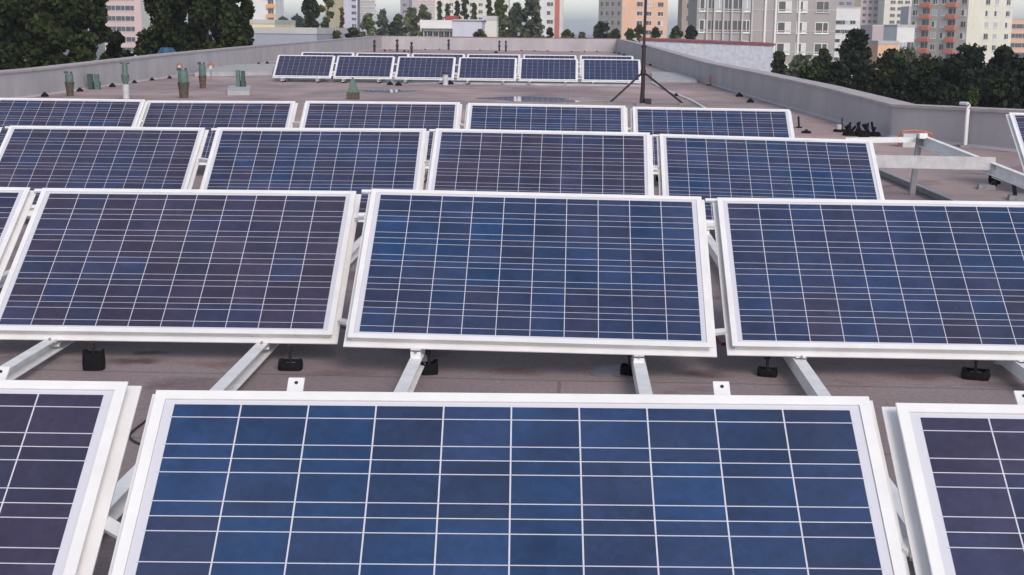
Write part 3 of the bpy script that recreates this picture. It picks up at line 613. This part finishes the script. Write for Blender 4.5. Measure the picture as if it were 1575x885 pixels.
# ------------------------------------------------------------------ background buildings
for nm, c in (('p_pink', (.62, .44, .43)), ('p_white', (.74, .71, .70)), ('p_cream', (.72, .67, .57)), ('p_yellow', (.74, .62, .36)), ('p_orange', (.74, .36, .12)), ('p_salmon', (.72, .44, .30)), ('p_beige_shade', (.47, .42, .36)), ('p_grey', (.36, .325, .315)),
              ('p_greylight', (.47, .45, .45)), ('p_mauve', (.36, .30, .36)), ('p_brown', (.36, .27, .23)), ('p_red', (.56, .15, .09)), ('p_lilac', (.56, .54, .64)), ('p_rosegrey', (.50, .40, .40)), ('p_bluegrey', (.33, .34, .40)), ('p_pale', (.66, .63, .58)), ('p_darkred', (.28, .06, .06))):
    mat(nm, c, .9, var=.07, scale=.35)
WMESH = {}
def window_mesh(w, h, style):
    k = (round(w, 2), round(h, 2), style)
    if k not in WMESH:
        m = MB(); fr = .09
        m.mi = 0
        m.box((-w/2, -.06, 0), (w/2, .0, fr)); m.box((-w/2, -.06, h-fr), (w/2, 0, h)); m.box((-w/2, -.06, fr), (-w/2+fr, 0, h-fr)); m.box((w/2-fr, -.06, fr), (w/2, 0, h-fr)); m.box((w*.08-.05, -.05, fr), (w*.08+.05, 0, h-fr))
        m.box((-w/2-.06, -.14, -.10), (w/2+.06, 0, -.002))
        m.mi = 1; m.box((-w/2+fr, -.02, fr), (w/2-fr, -.001, h-fr))
        if style == 'curtain': m.mi = 2; m.box((w*.08+.06, -.03, fr+.01), (w/2-fr-.01, -.021, h-fr-.01))
        WMESH[k] = m.mesh('window', ['white_paint' if style != 'dark' else 'p_greylight', 'glass_dark' if style != 'pale' else 'glass_pale', 'curtain'])
    return WMESH[k]
def facade(root, A, dr, n, width, ztop, zbot, cols, zrow, sh, extra=None):
    """cols: (fraction, w, h, style); windows every sh from zrow; A local start, dr along, n outward"""
    rz = math.atan2(dr.y, dr.x)
    zs = []; z = zrow
    while z-sh > zbot+1: z -= sh
    while z+2.2 < ztop: zs.append(z); z += sh
    for z in zs:
        for ci, (f, w_, h_, st) in enumerate(cols):
            p = A+dr*(width*f)
            if st == 'balcony':
                rw_ = MB().box((-w_/2, -.9, -.7), (w_/2, 0, .35)).mesh('balcony', extra or 'p_red') if ('bal', w_, extra) not in WMESH else WMESH[('bal', w_, extra)]
                WMESH[('bal', w_, extra)] = rw_
                o_ = link('balcony', rw_, root); o_.location = (p.x, p.y, z); o_.rotation_euler = (0, 0, rz)
                o_ = link('window', window_mesh(w_*.8, 1.5, 'dark'), root); o_.location = (p.x, p.y, z+.36); o_.rotation_euler = (0, 0, rz)
            else:
                s2 = st
                if st == 'mixed': s2 = random.choice(['', '', 'curtain', 'pale', 'dark'])
                o_ = link('window', window_mesh(w_, h_, s2), root); o_.location = (p.x, p.y, z); o_.rotation_euler = (0, 0, rz)
def tower(name, label, Y, xl, xc, xr, ztop, ang, ml, mr, colsL, colsR, pyrow, sh=2.8, depth=12, extra=None, zbot=GZ, roofm='p_greylight', group=None):
    """corner nearest at pixel xc; left face runs to pixel xl, right face to pixel xr; ang = how far the left face turns away"""
    c = at(xc, 45, Y); o = Vector((c.x, c.y, zbot)); t = thing(name, label, 'building', o, group); H = ztop-zbot
    dl = Vector((-math.cos(ang), math.sin(ang), 0)); drr = Vector((math.sin(ang), math.cos(ang), 0))
    def length(px, d):
        k = ray(px, 45); k = Vector((k.x, k.y)); a = Vector((c.x, c.y)); e = Vector((d.x, d.y)); det = k.x*(-e.y)+k.y*e.x
        return (-(a.x*k.y-a.y*k.x))/(e.x*k.y-e.y*k.x)
    wl = length(xl, dl) if xl < xc-1 else depth
    wr = length(xr, drr) if xr > xc+1 else depth
    P = [Vector((0, 0, 0)), drr*wr, drr*wr+dl*wl, dl*wl]
    m = MB(); up = Vector((0, 0, H))
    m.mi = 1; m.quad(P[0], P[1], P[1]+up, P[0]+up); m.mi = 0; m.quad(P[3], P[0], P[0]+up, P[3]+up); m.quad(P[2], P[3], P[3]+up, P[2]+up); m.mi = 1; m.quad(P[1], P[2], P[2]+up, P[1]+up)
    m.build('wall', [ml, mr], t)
    mid = (P[0]+P[2])/2; ex = [mid+(v-mid)*1.012 for v in P]
    MB().prism([v+up for v in ex], [v+up+Vector((0, 0, .5)) for v in ex]).build('roof', roofm, t)
    zr = at(xc, pyrow, Y).z - zbot - .7
    if colsL: facade(t, dl*wl, -dl, None, wl, H, 0 if zbot > -14 else 3, colsL, zr, sh, extra)
    if colsR: facade(t, P[0], drr, None, wr, H, 0 if zbot > -14 else 3, colsR, zr, sh, extra)
    return t, o, dl, drr, wl, wr
wcol = lambda *f, w=1.5, h=1.4, st='mixed': [(x, w, h, st) for x in f]
tower('apartment_tower', 'pink apartment tower glimpsed between the dark trees', 372, 160, 218, 218, 16, 0, 'p_pink', 'p_pale', wcol(.20, .45, .70, w=2.6, st='dark'), None, 29)
tower('apartment_tower', 'white apartment tower with orange balcony edge above the yellow house', 400, 379, 424, 424, 20, 0, 'p_white', 'p_white', [(.85, 2.2, 1.4, 'balcony')], None, 20, extra='p_orange')
tower('yellow_house', 'low pale yellow house with flat grey roof near the poplar', 160, 378, 423, 423, at(400, 37, 160).z, 0, 'p_yellow', 'p_yellow', wcol(.2, .5, .8, w=1.1, h=1.1), None, 43)
tower('garage_wing', 'grey-blue low wing just beyond the vent-side parapet', 112, 384, 487, 487, at(430, 52, 112).z, .05, 'p_bluegrey', 'p_bluegrey', [(.15, 3.4, 1.1, 'dark'), (.36, 3.0, 1.1, 'dark')], None, 66, sh=3.0)
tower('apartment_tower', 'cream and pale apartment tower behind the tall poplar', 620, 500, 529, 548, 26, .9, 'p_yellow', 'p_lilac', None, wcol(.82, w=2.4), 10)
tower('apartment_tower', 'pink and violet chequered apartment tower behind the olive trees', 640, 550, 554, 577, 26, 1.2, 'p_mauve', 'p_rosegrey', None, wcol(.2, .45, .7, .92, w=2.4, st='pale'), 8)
tower('apartment_tower', 'slim dark violet apartment tower above the olive trees', 600, 616, 629, 629, 26, 0, 'p_mauve', 'p_mauve', wcol(.5, w=1.8, st='dark'), None, 8)
tower('apartment_block', 'pale pink slab block behind the olive trees', 660, 629, 669, 669, 22, 0, 'p_pink', 'p_white', wcol(.15, .4, .65, .88, w=2.2, st='pale'), None, 8)
tower('apartment_block', 'pale cream slab block behind the row of dark conifers', 560, 669, 782, 782, 20, 0, 'p_cream', 'p_cream', wcol(.1, .22, .34, .5, .62, .74, .9, w=1.8), None, 8)
tower('apartment_tower', 'white apartment tower with one red vertical stripe', 450, 812, 866, 866, 22, 0, 'p_white', 'p_white', wcol(.25, .62, w=2.2), None, 7)
c = at(856.5, 30, 449.2); ob = None
tower('apartment_tower', 'apartment tower with shaded beige side and salmon front beyond the mast', 417, 920, 956, 1026, 24, .95, 'p_beige_shade', 'p_salmon', wcol(.15, .38, .62, .88, w=1.6, st='dark'), wcol(.38, .58, .84, w=2.3), 6)  # left face in a darker colour: its shade is painted in, front is lit
tower('apartment_tower', 'brown apartment tower half hidden behind the grey concrete block', 320, 1048, 1090, 1090, 22, 0, 'p_brown', 'p_brown', wcol(.25, w=1.2, st='dark'), None, 10)
t, o, dl, dr_, wl, wr = tower('apartment_block', 'grey concrete panel apartment block with white rain pipes beyond the stuccoed wall', 188, 1071, 1285, 1285, 14, 0, 'p_grey', 'p_grey',
      [(.05, 1.2, 1.7, 'mixed'), (.10, 1.1, 1.7, 'dark'), (.155, 1.2, 1.7, 'mixed'), (.22, 1.1, 1.7, 'dark'), (.29, 1.3, 1.7, 'dark'), (.355, 1.1, 1.7, 'mixed'), (.63, 1.8, 1.5, 'curtain'), (.755, 1.4, 1.5, 'curtain'), (.90, 1.8, 1.5, 'mixed')], None, 44, depth=14)
def onb(px): return (px-1071)/(1285-1071)*wl
for px in (1176, 1192, 1228): p = dl*(wl-onb(px)); MB().tube([(p.x, p.y-.12, 0), (p.x, p.y-.12, 29)], .17, 6).build('rain_pipe', 'white_paint', t)
for z in range(1, 11):
    p0, p1 = dl*wl, Vector((0, 0, 0)); zz = z*2.8-.25
    MB().box((p0.x, -.05, zz), (p1.x, -.002, zz+.14)).build('panel_joint', 'p_greylight' if z % 2 else 'p_rosegrey', t)
for px in (1087, 1098, 1112, 1125, 1141, 1156): p = dl*(wl-onb(px)); MB().box((p.x-.12, -.35, 0), (p.x+.12, -.003, 28.8)).build('loggia_fin', 'p_greylight', t)
p = dl*(wl-onb(1133)); MB().box((p.x-.75, -.42, 21.4-.0), (p.x+.75, -.36, 23.0)).build('red_panel', 'p_darkred', t)
MB().box((dl.x*wl+.3, -.30, 0), (dl.x*wl+onb(1155), -.28, .05))
tower('apartment_block', 'mauve apartment block edge beside the grey concrete block', 520, 1284, 1312, 1312, at(1298, -20, 520).z, 0, 'p_mauve', 'p_mauve', wcol(.3, .7, w=2, st='dark'), None, 6)
tower('apartment_block', 'low white stepped house row behind the dark tree', 430, 1284, 1322, 1322, at(1298, 13, 430).z, 0, 'p_white', 'p_white', wcol(.2, .5, .8, w=3, h=1.2), None, 20)
tower('apartment_tower', 'beige apartment tower with many small windows and yellow edge', 610, 1312, 1322, 1360, 24, 1.1, 'p_yellow', 'p_rosegrey', None, wcol(.15, .38, .6, .85, w=2.0, st='dark'), 13)
tower('apartment_tower', 'cream apartment tower with a stepped white base', 600, 1358, 1402, 1402, 24, 0, 'p_cream', 'p_cream', wcol(.3, .55, .8, w=2.2, st='dark'), None, 14)
tower('apartment_block', 'plain grey block between the cream tower and orange-balconied tower', 500, 1396, 1412, 1412, at(1400, 12, 500).z, 0, 'p_greylight', 'p_greylight', None, None, 14)
tower('gabled_house', 'white house with blank gable in front of the beige tower', 300, 1342, 1384, 1384, at(1360, 42, 300).z, 0, 'p_rosegrey', 'p_white', None, None, 30)
tower('white_house', 'small white house with two windows per floor left of the orange-balconied tower', 280, 1380, 1407, 1407, at(1390, 42, 280).z, 0, 'p_white', 'p_white', wcol(.35, .8, w=1.5), None, 50, sh=2.6)
tower('brick_house', 'low salmon house just above the dark trees', 220, 1352, 1384, 1384, at(1368, 68, 220).z, 0, 'p_salmon', 'p_salmon', wcol(.5, w=1.0, h=.9), None, 75)
t, o, dl, dr_, wl, wr = tower('apartment_tower', 'large apartment tower with orange-red balconies and cream end wall', 335, 1400, 1487, 1556, 22, .85, 'p_beige_shade', 'p_cream',  # balcony face coloured as shaded, end wall as lit
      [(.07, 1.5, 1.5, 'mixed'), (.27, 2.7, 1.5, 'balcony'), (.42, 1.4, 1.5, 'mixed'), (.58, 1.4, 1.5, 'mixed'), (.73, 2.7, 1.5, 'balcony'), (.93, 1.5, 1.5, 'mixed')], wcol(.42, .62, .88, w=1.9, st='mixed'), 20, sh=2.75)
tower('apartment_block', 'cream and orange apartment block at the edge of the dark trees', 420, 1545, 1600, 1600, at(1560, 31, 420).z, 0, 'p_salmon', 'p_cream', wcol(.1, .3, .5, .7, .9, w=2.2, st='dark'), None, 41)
# red stripe of the white tower
for o_ in [x for x in bpy.data.objects if x.get('label') == 'white apartment tower with one red vertical stripe']:
    MB().box((at(853, 30, 450).x-o_.location.x, -.12, 0), (at(860.5, 30, 450).x-o_.location.x, -.004, 37)).build('red_stripe', 'p_red', o_)
# pavilion behind the far parapet
Yp = 165; a = at(651, 31, Yp); b2 = at(742, 31, Yp); o = Vector((a.x, a.y, GZ)); t = thing('pavilion', 'low white pavilion with flat roof and lavender side behind the far parapet', 'building', o)
wd = b2.x-a.x; zt = a.z-GZ; q = wd*.50
MB().box((0, 0, 0), (q, 9, zt-1.0)).build('wall', 'p_white', t); MB().box((q+.02, -.6, 0), (wd, 9, zt-.05)).build('blank_wing', 'p_lilac', t)
MB().box((-.3, -.7, zt-.98), (q, 9, zt)).build('fascia', 'p_white', t); MB().box((q+.1, -.8, zt-.03), (wd+.2, 9, zt+.12)).build('roof_edge', 'p_greylight', t)
for k in range(5): ob = link('window', window_mesh(.75, 1.25, 'dark'), t); ob.location = (q*(.12+.19*k), 0, zt-2.5)
MB().box((q*.68, 2, zt+.01), (q*1.1, 5, zt+.55)).build('red_hatch', 'p_darkred', t)
tower('annex', 'small cream annex beside the lavender pavilion wing', 170, 742, 764, 764, at(750, 31, 170).z, 0, 'p_pale', 'p_pale', [(.5, 1.0, .5, 'dark')], None, 38)
# blue tarp behind the vent-side parapet
p = at(256, 82, 50); t = thing('blue_tarp', 'bright blue tarpaulin bundle under the dark trees past the parapet', 'tarp', (p.x, p.y, GZ))
MB().tube_rings([[(math.cos(a)*r*(1+.2*math.sin(3*a)), math.sin(a)*r, z) for a in [2*math.pi*j/12 for j in range(12)]] for r, z in ((.25, 0), (.25, 13.6), (.75, 14.6), (.6, 15.2), (.2, p.z-GZ+.2))]).build('cover', 'blue_tarp', t)

# ------------------------------------------------------------------ trees
def leaves(name, m, parent, pts, size, flat=.5):
    n = len(pts); pts = np.asarray(pts)
    d1 = rng.normal(size=(n, 3)); d1 /= np.linalg.norm(d1, axis=1)[:, None]; d2 = rng.normal(size=(n, 3)); d2 -= (d2*d1).sum(1)[:, None]*d1; d2 /= np.linalg.norm(d2, axis=1)[:, None]
    s = size*rng.uniform(.6, 1.4, (n, 1)); a = d1*s*.5; b = d2*s*.36
    v = np.stack([pts-a, pts+b, pts+a, pts-b], 1).reshape(-1, 3).astype(np.float32)
    me = bpy.data.meshes.new(name); me.vertices.add(n*4); me.vertices.foreach_set('co', v.ravel()); me.loops.add(n*4); me.loops.foreach_set('vertex_index', np.arange(n*4, dtype=np.int32)); me.polygons.add(n)
    me.polygons.foreach_set('loop_start', np.arange(0, n*4, 4, dtype=np.int32)); me.polygons.foreach_set('loop_total', np.full(n, 4, dtype=np.int32)); me.materials.append(M[m]); me.update(); me.validate()
    return link(name, me, parent)
def tree(px, Y, ptop, wpx, kind, m, label, n=5000, leaf=.3, group='trees around the block', cb=.25, name='tree'):
    b = at(px, 45, Y); top = at(px, ptop, Y).z; h = top-GZ; r = wpx/2*Y/FPX; t = thing(name, label, 'tree', (b.x, b.y, GZ), group)
    z0 = h*cb
    tr = max(.12, h*.014)
    MB().tube([(0, 0, -.2), (.05*r, 0, h*.35), (-.04*r, .05*r, h*.65), (0, 0, h*.93)], [tr*1.3, tr, tr*.6, tr*.12], 8).build('trunk', 'bark', t, True)
    lm = MB(); cl = []
    N = {'round': 46, 'poplar': 44, 'conifer': 36, 'loose': 30, 'bush': 24}[kind]
    for k in range(N):
        u = (k+.5)/N; a = k*2.399+random.uniform(-.5, .5); z = z0+(h-z0)*u
        if kind == 'poplar': env = r*(math.sin(math.pi*min(1, .12+u*.86))**.55)*.9
        elif kind == 'conifer': env = r*(1-u)**.8+.05*r
        elif kind == 'bush': env = r*math.sqrt(max(0, 1-(u*.98)**2.4))
        else: env = r*math.sqrt(max(0.02, 1-(2*u-.92)**2*.95))
        q = env*random.uniform(.35, .95); cs = (.36 if kind in ('round', 'bush') else .30)*r*random.uniform(.65, 1.25)
        if kind == 'conifer': cs *= .75
        c = np.array((math.cos(a)*q, math.sin(a)*q, z-(cs*.6 if u > .9 else 0))); cl.append((c, cs))
        if k % 2 == 0: lm.tube([(0, 0, max(z0*.8, z-.5*q-.4)), tuple(c)], [tr*.35, tr*.1], 5)
    lm.build('limbs', 'bark', t)
    pts = []; per = n//N
    for c, cs in cl:
        v = rng.normal(size=(per, 3)); v /= np.linalg.norm(v, axis=1)[:, None]; rad = cs*rng.uniform(.35, 1.08, (per, 1))**.6
        st = np.array((1, 1, 1.5 if kind == 'poplar' else .8)); pts.append(c+v*rad*st)
    o = leaves('crown', m, t, np.concatenate(pts), leaf); o['kind'] = 'stuff'
    return t
dk_l = 'dark broad tree crowding the vent-side parapet, left of the pink tower gap'
for (px, Y, tp_, w_), od in zip(((-45, 44, -80, 190), (30, 47, -70, 150), (92, 43, -40, 120), (140, 52, -60, 110)), ('fourth', 'third', 'second', 'first')):
    tree(px, Y, tp_, w_, 'round', 'leaf_dark', f'dark broad tree over the parapet, {od} from the pink tower on the near side', 24000, .22, 'dark trees near side of the pink tower', .22)
for px, Y, tp_, w_, lb in ((60, 66, -60, 120, 'dark tree standing behind the second and third near-side trees'), (-10, 68, -70, 120, 'dark tree standing behind the fourth near-side tree'), (292, 74, -60, 110, 'dark tree standing behind the tall tree beside the pink tower'), (345, 76, -55, 80, 'dark tree standing behind the tall tree beside the yellow house')):
    tree(px, Y, tp_, w_, 'round', 'leaf_black', lb, 9000, .36, 'dark trees in second line', .15)
tree(178, 50, 45, 70, 'bush', 'leaf_black', 'dark bushy tree below the pink tower, against the parapet', 4500, .28, cb=.4)
tree(228, 62, 55, 40, 'bush', 'leaf_mid', 'small green bush tree right below the pink tower', 2500, .26, cb=.5)
for (px, Y, tp_, w_), od in zip(((255, 58, -70, 110), (318, 56, -90, 130), (362, 60, -75, 85)), ('beside the pink tower', 'in the middle between pink tower and yellow house', 'beside the yellow house')):
    tree(px, Y, tp_, w_, 'poplar', 'leaf_dark', 'tall dark dense tree ' + od, 24000, .24, 'dark trees far side of the pink tower', .15)
tree(480, 125, -22, 38, 'poplar', 'leaf_dark', 'tall dark poplar beside the cream tower, twin with a looser one', 4500, .5, cb=.2)
tree(505, 128, -25, 36, 'loose', 'leaf_olive', 'loose olive poplar twin beside the cream tower', 3200, .5, cb=.25)
for px, tp_, w_, m_ in ((434, 26, 34, 'leaf_mid'), (458, 23, 36, 'leaf_blue'), (446, 34, 40, 'leaf_olive')):
    tree(px, 230, tp_, w_, 'bush', m_, {'leaf_mid': 'mid green tree behind the grey-blue wing', 'leaf_blue': 'bluish dark tree behind the grey-blue wing', 'leaf_olive': 'olive tree in front of the bluish one'}[m_], 1800, .8, cb=.3)
for px, tp_, w_ in ((519, 46, 30), (541, 41, 36)): tree(px, 118, tp_, w_, 'bush', 'leaf_mid' if px < 530 else 'leaf_dark', 'leafy shrub at the foot of the poplar' if px < 530 else 'dark leafy shrub touching the far vent-side parapet', 2200, .42, cb=.4)
tree(526, 150, 12, 12, 'conifer', 'leaf_rust', 'slim rusty conifer in front of the cream tower', 900, .5, cb=.3)
for px, tp_, w_, m_, k in ((566, 20, 34, 'leaf_olive', 'loose'), (588, 16, 30, 'leaf_grey', 'loose'), (612, 22, 26, 'leaf_mid', 'loose'), (632, 12, 34, 'leaf_olive', 'loose'), (650, 8, 30, 'leaf_olive', 'loose'), (604, 34, 22, 'leaf_dark', 'bush')):
    tree(px, 210, tp_, w_, k, m_, {566: 'loose olive tree in front of the pink and violet tower', 632: 'loose olive tree in front of the slim dark violet tower', 650: 'loose olive tree right beside the white pavilion'}[px] if m_ == 'leaf_olive' else {'leaf_grey': 'grey-green loose tree among the olive trees', 'leaf_mid': 'mid green loose tree among the olive trees', 'leaf_dark': 'dark bush among the olive trees'}[m_], 1900, .8, 'trees behind the far parapet', .3)
for px, tp_, w_, m_ in ((676, 2, 12, 'leaf_mid'), (688, 6, 12, 'leaf_mid'), (703, 2, 17, 'leaf_dark'), (715, -25, 20, 'leaf_dark'), (729, 5, 18, 'leaf_mid'), (752, -12, 18, 'leaf_dark')):
    tree(px, 230, tp_, w_, 'conifer', m_, {676: 'slim light conifer behind the pavilion windows', 688: 'slim light conifer beside the red roof hatch', 703: 'shorter dark pointed conifer behind the red roof hatch', 715: 'tallest dark conifer behind the pavilion', 729: 'broad light conifer behind the lavender wing', 752: 'dark conifer behind the cream annex'}[px], 1500, .7, 'conifers behind the pavilion', .3)
tree(768, 175, -4, 34, 'round', 'leaf_mid', 'green tree between the annex and the grey-green trees', 2600, .6, cb=.3)
for px, tp_, w_ in ((794, 4, 36), (818, -6, 44)): tree(px, 150, tp_, w_, 'round', 'leaf_grey', 'broad grey-green tree touching the red-striped tower' if px > 800 else 'broad grey-green tree next to the green annex tree', 4200, .55, 'broad grey-green trees', .3)
tree(737, 135, 45, 34, 'bush', 'leaf_mid', 'low green shrub in front of the lavender pavilion wing', 1500, .4, cb=.6)
for px, tp_, w_, m_, lb in ((846, 42, 14, 'leaf_dark', 'small dark bush at the foot of the red-striped tower'), (872, 45, 34, 'leaf_mid', 'low green bush between the red-striped and salmon towers'), (896, 49, 18, 'leaf_grey', 'tiny grey-green bush beside the dark spreading shrub'), (924, 31, 38, 'leaf_dark', 'dark spreading shrub at the beige tower side'),
                            (946, 44, 26, 'leaf_dark', 'dark low bush under the beige tower side'), (970, 44, 24, 'leaf_mid', 'green bush under the salmon tower front'), (984, 37, 22, 'leaf_mid', 'pointed green bush under the salmon tower front'), (1008, 42, 22, 'leaf_dark', 'round dark bush under the salmon tower behind the mast'),
                            (1040, 40, 32, 'leaf_dark', 'dark bush in front of the brown tower'), (1062, 39, 30, 'leaf_black', 'blackish bush touching the grey concrete block')):
    tree(px, 160, tp_, w_, 'bush', m_, lb, 1500, .5, 'bushes beyond the far parapet', .5)
for px, Y, tp_, w_, m_, lb in ((1200, 85, 78, 34, 'leaf_dark', 'dark shrub by the corner of the stuccoed building'), (1236, 80, 84, 60, 'leaf_grey', 'dull grey-green tree before the concrete block'), (1268, 84, 74, 46, 'leaf_dark', 'dark green tree before the concrete block corner'),
                               (1318, 70, 44, 82, 'leaf_black', 'tall blackish round tree beside the concrete block corner'), (1294, 62, 92, 70, 'leaf_black', 'lower blackish tree at the foot of the tall blackish one'), (1372, 66, 76, 80, 'leaf_dark', 'dark tree below the small white house'), (1396, 78, 72, 60, 'leaf_grey', 'grey-green tree below the orange-balconied tower'),
                               (1432, 64, 84, 90, 'leaf_dark', 'dark tree below the orange balconies'), (1494, 62, 66, 96, 'leaf_black', 'blackish tree below the cream end wall'), (1548, 64, 70, 90, 'leaf_black', 'blackish tree below the cream and orange block'), (1608, 60, 74, 100, 'leaf_black', 'blackish tree beyond the cream and orange block'),
                               (1350, 52, 112, 90, 'leaf_black', 'low black tree against the parapet bend'), (1440, 50, 118, 100, 'leaf_black', 'low black tree behind the white pipe parapet'), (1540, 48, 118, 110, 'leaf_black', 'low black tree behind the lone panel'), (1400, 57, 96, 110, 'leaf_black', 'broad black tree below the grey-green one'), (1468, 56, 88, 90, 'leaf_black', 'broad black tree between orange balconies and cream wall'), (1250, 60, 100, 80, 'leaf_dark', 'low dark tree under the concrete block corner'), (1580, 55, 84, 90, 'leaf_black', 'broad black tree under the cream and orange block')):
    tree(px, Y, tp_, w_*1.2, 'round', m_, lb, 13000, .24, 'dark trees beyond the mast-side parapet', .25)
tree(1506, 40, 134, 26, 'conifer', 'leaf_mid', 'small bright green conifer just behind the parapet near the pipe', 1800, .22, cb=.6)
# ------------------------------------------------------------------ hazy air
m = bpy.data.materials.new('haze'); m.use_nodes = True; n = m.node_tree; n.nodes.remove(n.nodes['Principled BSDF'])
pv = n.nodes.new('ShaderNodeVolumePrincipled'); pv.inputs['Color'].default_value = (.88, .92, 1, 1); pv.inputs['Density'].default_value = .00045; pv.inputs['Anisotropy'].default_value = 0.2
n.links.new(pv.outputs[0], n.nodes['Material Output'].inputs['Volume']); M['haze'] = m
hzb = MB().box((-3100, -500, GZ-1.5), (3100, 4600, 28)).build('haze', 'haze'); hzb['kind'] = 'stuff'
